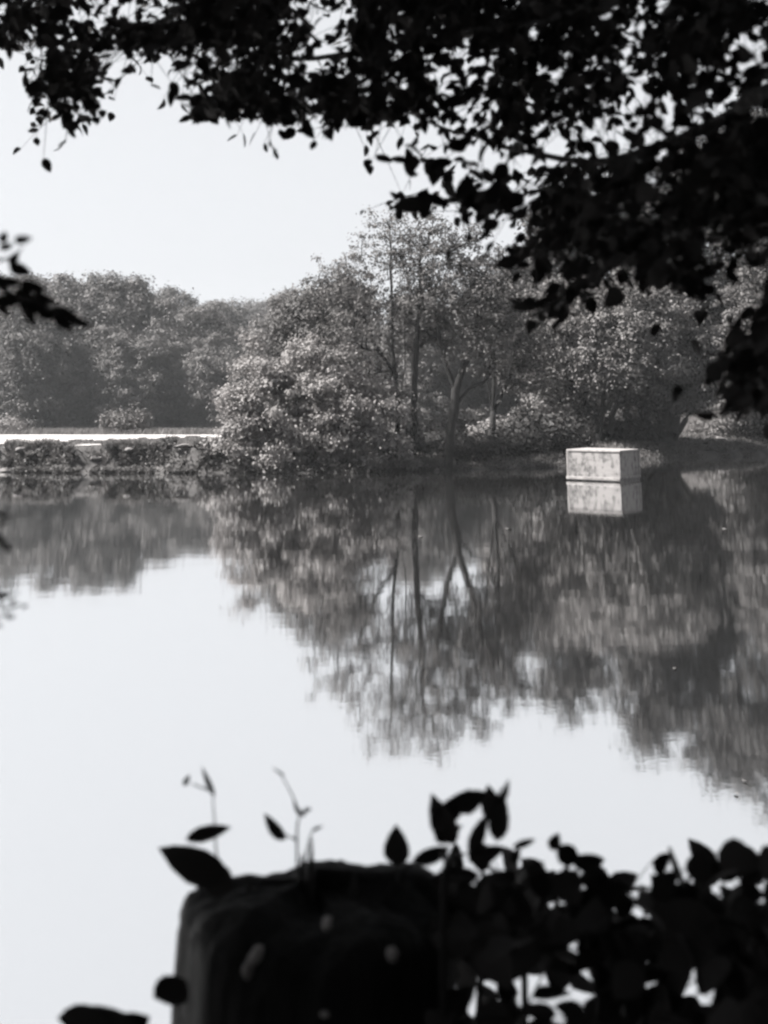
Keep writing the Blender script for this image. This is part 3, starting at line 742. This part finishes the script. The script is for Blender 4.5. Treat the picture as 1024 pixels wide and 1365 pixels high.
# the tree leaning over the photographer: trunk behind, boughs reaching out over the water
over = empty('overhanging_tree', (2.9, -.9, gz(2.9, -.9) - .1))
tag(over, 'dark overhanging tree whose leafy boughs hang across the top of the view', 'tree')
wood('trunk', over, [taper([(2.9, -.9, 1.1), (2.8, -.8, 2.6), (2.5, -.6, 4.4), (1.6, -.3, 6.2), (.2, 0, 7.4)], .24, .09, .01, 20, rs)], sides=10)
BOUGHS = [[(2.62, -.7, 3.8), at(1200, 60, 1.8), at(980, 150, 2.6), at(800, 215, 3.0), at(640, 185, 3.3), at(540, 150, 3.5)],
          [(2.5, -.6, 4.4), at(1150, -120, 1.9), at(860, -10, 2.7), at(600, 50, 3.3), at(380, 85, 3.7), at(245, 115, 4.0)],
          [(2.0, -.4, 5.5), at(900, -300, 2.0), at(500, -120, 3.0), at(230, 20, 3.7), at(110, 80, 3.9), at(75, 150, 4.0)],
          [(2.68, -.75, 3.5), at(1250, 200, 1.6), at(1060, 250, 2.1), at(900, 310, 2.5), at(790, 370, 2.8), at(705, 412, 3.0)],
          [(2.75, -.8, 3.0), at(1300, 330, 1.5), at(1100, 380, 1.9), at(1035, 460, 2.0), at(1010, 530, 2.1)],
          [at(800, 215, 3.0), at(720, 255, 3.1), at(640, 265, 3.2), at(560, 265, 3.3)],
          [at(980, 150, 2.6), at(990, 130, 2.8), at(1010, 115, 2.9)]]
for i, b in enumerate(BOUGHS):
    wood('bough', over, [taper(b, [.024, .026, .028, .020, .02, .007, .006][i], .003, .006, 22, rs)], sides=6)
fol = Foliage(); twigs = []
WIDE = ['5' * 6 + '7' * 44 + '5' * 4] * 3 + ['7' * 54, '8' * 54, ('8' * 10 + CANOPY[0].replace('5', '7') + '8' * 12)]
WIDE += [('8877888788' if i < 2 else '7655430000' if i == 2 else '0' * 10) + r_ + ('888978787654' if i < 12 else '986543210000') for i, r_ in enumerate(CANOPY)]
mask_leaves(fol, twigs, WIDE, -192, 2.5, 4.4, .047, rs, .55, -.35, boost=1.36, c0=-10, depth_of=lambda px, py: 1.0 - .25 * sm((px - 700) / 300) + .12 * sm((400 - px) / 300))
wood('twigs', over, twigs, sides=3)['kind'] = 'stuff'
# unseen crown masses added above, behind and beside the view to shade the foreground
for i in range(8000):
    d = unit(rs.normal(size=3)); p = np.array([-3.2, -.3, 7.6]) + d * rs.rand() ** .4 * np.array([4.6, 4.2, 2.4])
    fol.add(p, unit(rs.normal(size=3)), unit(rs.normal(size=3) * .6 + [-.6, 0, .8]), .36, .75, -1)
for i in range(1500):
    d = unit(rs.normal(size=3)); p = np.array([1.6, -.6, 6.6]) + d * rs.rand() ** .4 * np.array([2.6, 3.0, 1.8])
    fol.add(p, unit(rs.normal(size=3)), unit(rs.normal(size=3) * .6 + [0, 0, 1]), .20, .7, -1)
for i in range(4200):
    d = unit(rs.normal(size=3)); p = np.array([0, -4.6, 5.0]) + d * rs.rand() ** .4 * np.array([7.5, 2.6, 4.2])
    fol.add(p, unit(rs.normal(size=3)), unit(rs.normal(size=3) * .6 + [0, -.5, .6]), .34, .75, -1)
for i in range(3000):
    d = unit(rs.normal(size=3)); p = np.array([4.5, .6, 4.8]) + d * rs.rand() ** .4 * np.array([2.4, 3.2, 3.6])
    fol.add(p, unit(rs.normal(size=3)), unit(rs.normal(size=3) * .6 + [.4, 0, .8]), .26, .72, -1)
wood('bough', over, [taper([(2.5, -.6, 4.4), (1.5, -2.5, 5.4), (-1.5, -4.4, 6.0)], .06, .02, .02, 12, rs), taper([(1.6, -.3, 6.2), (-1.5, -.4, 7.2), (-5.5, -.5, 7.8)], .09, .02, .02, 14, rs)])
fol.build(over, 300)

def leaf_px(fol_or_parent, cx, cy, Lp, Wp, ang, D, tilt=.3, roll=0.0, k=0, rs=rs):
    """One leaf measured on the photograph: centre, length, width (px), angle (degrees, 0 = tip to the right, 90 = tip up)."""
    a = rad(ang); mpp = D / FPX
    R = np.array([1., 0, 0]); U = np.array([0, -SP, CP]); Fd = np.array([0, CP, SP])
    u = math.cos(a) * R + math.sin(a) * U; v = -math.sin(a) * R + math.cos(a) * U
    L = Lp * mpp; W = Wp * mpp
    u3 = unit(u + Fd * tilt); n = unit(-Fd + v * roll + u * tilt)
    base = at(cx, cy, D) - u3 * L * .5
    uu, vv, nn = frame_from(u3, n)
    par = fol_or_parent; o0 = np.array(par.location)
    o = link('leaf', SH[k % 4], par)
    M = np.eye(4); M[:3, 0] = uu * L; M[:3, 1] = vv * W; M[:3, 2] = nn * L * .7; M[:3, 3] = base - o0
    o.matrix_basis = Matrix(M.tolist())
    return o, base
# separate sprigs hanging clear of the mass
for j, (cx, cy, L, W, a) in enumerate([(543, 272, 46, 20, 197), (562, 266, 38, 18, 60), (566, 276, 36, 17, 265), (585, 268, 34, 14, -28), (531, 213, 26, 10, 170), (545, 207, 24, 11, 100), (552, 218, 22, 12, 260),
        (580, 232, 34, 22, 262), (588, 218, 30, 16, 20), (572, 222, 26, 14, 240), (598, 240, 26, 12, 280), (612, 262, 36, 16, 215), (632, 266, 34, 20, 300), (624, 245, 30, 16, 100), (650, 270, 42, 22, 245),
        (660, 255, 38, 22, 70), (678, 268, 40, 20, 280), (690, 285, 34, 12, 225), (640, 290, 24, 12, 250), (625, 287, 16, 8, 220), (676, 350, 34, 16, 195), (690, 342, 38, 20, 210), (700, 408, 40, 12, 190), (725, 405, 44, 14, 185),
        (742, 412, 40, 18, 230), (988, 76, 36, 16, -20), (975, 85, 26, 12, 220), (978, 96, 20, 11, 250), (1004, 92, 34, 12, 20), (1000, 112, 44, 18, 225), (1012, 100, 30, 14, 40), (845, 166, 14, 11, 30)]):
    leaf_px(over, cx, cy, L * 1.1, W * 1.15, a, 2.9 + rs.normal() * .06, .3, rs.normal() * .3, j)
# sapling beside the camera: one leafy twig above, two bare ones lower down
sapD = 1.55
sap = empty('sapling', (-.86, 1.55, gz(-.86, 1.55) - .05))
tag(sap, 'dark sapling twig with oval leaves poking in over the far wood', 'sapling')
wood('stem', sap, [taper([(-.86, 1.55, 1.25), (-.84, 1.56, 2.2), (-.80, 1.55, 3.0), (-.74, 1.55, 3.5)], .018, .006, .004, 14, rs)])
wood('twig', sap, [taper([(-.82, 1.55, 2.95), at(-60, 385, sapD), at(20, 392, sapD), at(80, 418, sapD), at(118, 432, sapD)], .007, .0015, .001, 16, rs)])
wood('twig', sap, [taper([(-.80, 1.55, 3.2), at(-40, 345, sapD), at(8, 345, sapD), at(30, 330, sapD)], .004, .001, .001, 12, rs)])
for j, (cx, cy, L, W, a, t) in enumerate([(5, 316, 16, 11, 80, .4), (31, 319, 22, 11, 5, .2), (9, 329, 18, 9, 8, .4), (19, 344, 20, 13, 60, .2), (28, 360, 30, 16, -25, .3),
        (15, 376, 28, 13, -8, .3), (44, 383, 34, 15, -22, .3), (34, 392, 30, 12, -30, .4), (12, 402, 32, 16, -10, .3), (8, 414, 26, 18, -70, .3), (44, 409, 36, 18, -20, .2), (40, 422, 28, 17, -75, .3),
        (62, 398, 34, 14, -35, .4), (66, 418, 34, 17, -35, .3), (88, 421, 44, 17, -24, .3), (108, 430, 36, 12, -22, .2), (85, 432, 34, 14, -40, .3), (-10, 396, 36, 18, -30, .4), (-6, 372, 30, 15, 10, .4)]):
    leaf_px(sap, cx, cy, L * 1.12, W * 1.15, a, sapD + rs.normal() * .05, t, rs.normal() * .3, j)
low = sap
wood('twig', low, [taper([(-.85, 1.56, 2.3), at(-60, 720, 1.5), at(-8, 712, 1.5), at(14, 734, 1.5)], .005, .0035, .001, 10, rs)])
for j, (cx, cy, L, W, a) in enumerate([(10, 687, 26, 7, 4), (4, 697, 16, 6, -8), (3, 683, 12, 6, 30)]): leaf_px(low, cx, cy, L, W, a, 1.5, .5, -.8, j)
wood('twig', low, [taper([(-.85, 1.56, 2.1), at(-60, 812, 1.5), at(4, 812, 1.5), at(24, 806, 1.5)], .003, .0015, .0006, 10, rs),
                   taper([at(-40, 795, 1.5), at(6, 793, 1.5), at(26, 789, 1.5)], .0025, .0008, .0004, 8, rs),
                   taper([at(-30, 840, 1.5), at(0, 822, 1.5), at(10, 816, 1.5)], .002, .0008, .0004, 8, rs)])
for j, (cx, cy, L, W, a) in enumerate([(6, 793, 20, 9, 5), (17, 801, 12, 5, 5), (20, 808, 16, 4, 18), (14, 822, 14, 6, -8), (33, 808, 9, 5, 10), (0, 834, 10, 4, -50)]): leaf_px(low, cx, cy, L, W, a, 1.5, .4, .3, j + 1)

# the stump
SD = 1.95
st_c = at(420, 1150, SD); bz = gz(st_c[0], SD) - .1
stump = empty('tree_stump', (st_c[0], SD, bz)); tag(stump, 'dark rounded tree stump on the near bank with pale blobs for glints of light', 'tree stump')
SV = []; ns, nr = 56, 30
topz = st_c[2] - bz - .045
srs = np.random.RandomState(8)
for i in range(nr):
    u = i / (nr - 1)
    if u < .72: zz = u / .72 * (topz - .05); rr = .232 - .018 * (u / .72) + .10 * (1 - u / .72) ** 3
    else:
        q = (u - .72) / .28; rr = .214 * math.cos(q * math.pi / 2 * .97) ** .42 if q < 1 else .0; zz = topz - .05 + .06 * math.sin(q * math.pi / 2)
    for k in range(ns):
        a = k / ns * 2 * math.pi
        wb = 1 + .035 * math.sin(3 * a + 1) + .02 * math.sin(7 * a + zz * 5) + .012 * math.sin(17 * a + 3 * math.sin(zz * 9)) + .006 * srs.normal()
        zo = (.012 * math.sin(2 * a + .6) + .008 * math.sin(5 * a) + .004 * srs.normal()) * (u > .6)
        SV.append((math.cos(a) * rr * wb, math.sin(a) * rr * wb * .8, zz + zo))
si = np.arange(ns * nr).reshape(nr, ns); sj = np.roll(si, -1, 1)
SF = np.stack([si[:-1], sj[:-1], sj[1:], si[1:]], -1).reshape(-1, 4)
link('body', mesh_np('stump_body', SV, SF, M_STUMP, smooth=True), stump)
# jagged splinters left on the cut top
for (px, h) in [(400, .055), (413, .075), (470, .03), (330, .02)]:
    c = at(px, 1150, SD - .02) - np.array([st_c[0], SD, bz]); c[2] = topz - .04
    wood('splinter', stump, [(np.array([c, c + [0, 0, .04], c + [.003, 0, .05 + h]]) + np.array([st_c[0], SD, bz]), np.array([.016, .010, .001]))], sides=5)
for (px, py, L, W, a) in [(341, 1274, 26, 15, 55), (330, 1293, 18, 11, 110), (436, 1231, 16, 12, 70), (523, 1272, 18, 14, 100), (433, 1352, 11, 4, 0)]:  # pale blobs stand in for glints and gaps of light
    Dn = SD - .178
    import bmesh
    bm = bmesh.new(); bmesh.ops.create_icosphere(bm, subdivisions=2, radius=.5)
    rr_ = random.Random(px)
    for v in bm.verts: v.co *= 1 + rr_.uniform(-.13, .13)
    me = bpy.data.meshes.new('light_spot'); bm.to_mesh(me); bm.free()
    o = link('light_spot', me, stump, M_LIGHT_SPOT)
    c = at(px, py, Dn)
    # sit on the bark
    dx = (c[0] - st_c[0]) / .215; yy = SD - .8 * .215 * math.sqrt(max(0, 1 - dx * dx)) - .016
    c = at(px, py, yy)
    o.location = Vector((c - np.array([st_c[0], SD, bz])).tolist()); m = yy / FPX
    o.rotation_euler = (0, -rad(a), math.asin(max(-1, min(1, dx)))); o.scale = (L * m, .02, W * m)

# shoots growing on and beside the stump
def shoot(label, D, stems, leaves, name='shoot', cat='plant', group='young shoots by the stump'):
    b = at(stems[0][0][0], stems[0][0][1], D)
    r = empty(name, b); tag(r, label, cat, group)
    for s_ in stems: wood('stem', r, [taper([at(x, y, D) for x, y in s_], .0022, .0008, .0005, 10, rs)], sides=5)
    for j, (cx, cy, L, W, a, t, rl) in enumerate(leaves): leaf_px(r, cx, cy, L, W, a, D, t, rl, j)
    return r
shoot('shoot with one broad drooping leaf over the shoulder of the stump', SD - .05, [[(296, 1180), (290, 1150), (286, 1090), (284, 1050)], [(290, 1150), (282, 1140)], [(284, 1055), (255, 1045)]],
      [(256, 1148, 94, 50, 172, .2, .1), (290, 1168, 46, 40, 150, .3, .0), (280, 1109, 62, 16, 2, .5, .9), (277, 1042, 38, 9, 120, .3, .2), (249, 1040, 14, 7, 60, .3, 0)])
shoot('thin upright shoot with a small pointed leaf above the middle of the stump', SD - .02, [[(396, 1165), (396, 1110), (398, 1082), (384, 1050), (374, 1030)], [(396, 1120), (380, 1112)], [(404, 1160), (416, 1110), (428, 1103)]],
      [(366, 1102, 40, 18, 140, .3, .2), (398, 1078, 24, 8, 150, .5, .3), (410, 1080, 14, 5, 0, .5, .2), (371, 1029, 20, 5, 160, .5, .5), (424, 1104, 16, 3, 12, .5, .5)])
shoot('short shoot with a single upright oval leaf on the end of the stump', SD - .03, [[(531, 1175), (530, 1155), (530, 1140)], [(534, 1165), (550, 1150), (560, 1142)]],
      [(529, 1127, 46, 32, 92, .15, .1), (577, 1139, 56, 18, 4, .4, .5)])
shoot('low weed leaning out of the stump foot over the water', SD - .2, [[(250, 1400), (240, 1350), (236, 1325)], [(245, 1390), (190, 1372), (150, 1364)]],
      [(226, 1320, 50, 44, 215, .1, .1), (148, 1366, 74, 62, 165, .1, .1), (108, 1368, 70, 50, 190, .1, .1), (172, 1374, 56, 50, 30, .1, .1)])

# the dark leafy bush filling the near bank beside the stump
bxp = at(820, 1365, 2.0); bb = np.array([bxp[0], 2.15, gz(bxp[0], 2.15) - .05])
bush = empty('leafy_bush', bb); tag(bush, 'dark leafy bush spilling along the near bank beside the stump', 'bush')
bf = Foliage(); btw = []
BUSH = [r_ + e_ for r_, e_ in zip(BUSH, ['5420000000', '6665310000', '8887776420', '9998888764', '9998888876', '9998888877', '9998888877', '9998888877'])]
mask_leaves(bf, btw, BUSH, 1136, 1.75, 2.5, .058, rs, -.35, -.1, wr=(.75, 1.0), boost=1.2)
wood('twigs', bush, btw, sides=3)['kind'] = 'stuff'
for t_ in [[(600, 1420), (640, 1300), (650, 1200), (640, 1120), (668, 1050)], [(800, 1430), (790, 1300), (745, 1210), (722, 1150)], [(860, 1430), (880, 1300), (905, 1200), (935, 1150)],
           [(980, 1430), (985, 1300), (1000, 1220), (985, 1160)], [(700, 1430), (700, 1300), (715, 1220), (760, 1150), (795, 1148)], [(600, 1420), (590, 1250), (610, 1175), (690, 1180)], [(1080, 1430), (1060, 1280), (1040, 1180)]]:
    Dd = 2.0 + rs.normal() * .12
    pts = [np.array([at(t_[0][0], 1365, Dd)[0], Dd, gz(at(t_[0][0], 1365, Dd)[0], Dd) - .03])] + [at(x, y, Dd) for x, y in t_[1:]]
    wood('stem', bush, [taper(pts, .008, .0015, .003, 20, rs)])
bf.build(bush, 250)
for j, (cx, cy, L, W, a, t, rl) in enumerate([(590, 1092, 56, 30, 120, .3, .3), (602, 1078, 60, 22, 35, .3, .3), (630, 1068, 40, 20, 15, .3, .2), (655, 1072, 40, 26, 100, .3, .2), (666, 1088, 50, 22, 80, .3, .2),
        (672, 1056, 28, 9, 60, .2, 0), (600, 1110, 40, 14, 10, .5, .5), (638, 1112, 46, 18, 60, .4, .4), (650, 1138, 50, 16, 4, .4, .5), (688, 1140, 18, 10, 60, .4, .3), (702, 1124, 40, 7, -8, .6, .6),
        (740, 1122, 20, 16, 60, .2, 0), (758, 1140, 40, 22, -45, .3, .2), (786, 1148, 50, 18, -14, .3, .3), (716, 1156, 30, 10, 6, .6, .6), (720, 1172, 40, 26, 100, .4, .2), (812, 1192, 56, 28, 4, .4, .5),
        (832, 1208, 50, 24, -62, .3, .3), (888, 1180, 44, 22, 30, .4, .4), (932, 1154, 34, 30, 70, .3, .2), (972, 1158, 50, 24, -12, .3, .3), (1008, 1162, 50, 20, -6, .3, .3), (612, 1172, 70, 22, -10, .4, .5), (660, 1186, 60, 40, 30, .3, .2)]):
    leaf_px(bush, cx, cy, L * 1.1, W * 1.15, a, 1.9 + rs.normal() * .04, t, rl, j)

# ------------------------------------------------------------------ air
HZ = True
if HZ:
    hm = bpy.data.materials.new('haze_air'); hm.use_nodes = True
    n = hm.node_tree.nodes; n.clear()
    out = n.new('ShaderNodeOutputMaterial'); pv = n.new('ShaderNodeVolumePrincipled')
    pv.inputs['Color'].default_value = (.93, .95, .97, 1); pv.inputs['Density'].default_value = .00023; pv.inputs['Anisotropy'].default_value = .2
    hm.node_tree.links.new(pv.outputs[0], out.inputs['Volume'])
    ht = 62.0
    hv = np.array([(x, y, z) for z in (-3.0, ht) for (x, y) in ((-620, -330), (620, -330), (620, 620), (-620, 620))], float)
    hf = np.array([(3, 2, 1, 0), (4, 5, 6, 7), (0, 1, 5, 4), (1, 2, 6, 5), (2, 3, 7, 6), (3, 0, 4, 7)])
    tag(link('haze', mesh_np('haze', hv, hf, hm)), kind='stuff')
print('verts', sum(len(o.data.polygons) for o in S.objects if o.type == 'MESH'), 'xs', xs[0], xs[-1], 'ys', ys[0], ys[-1], 'zmax', Z.max(), 'objs', len(S.objects))
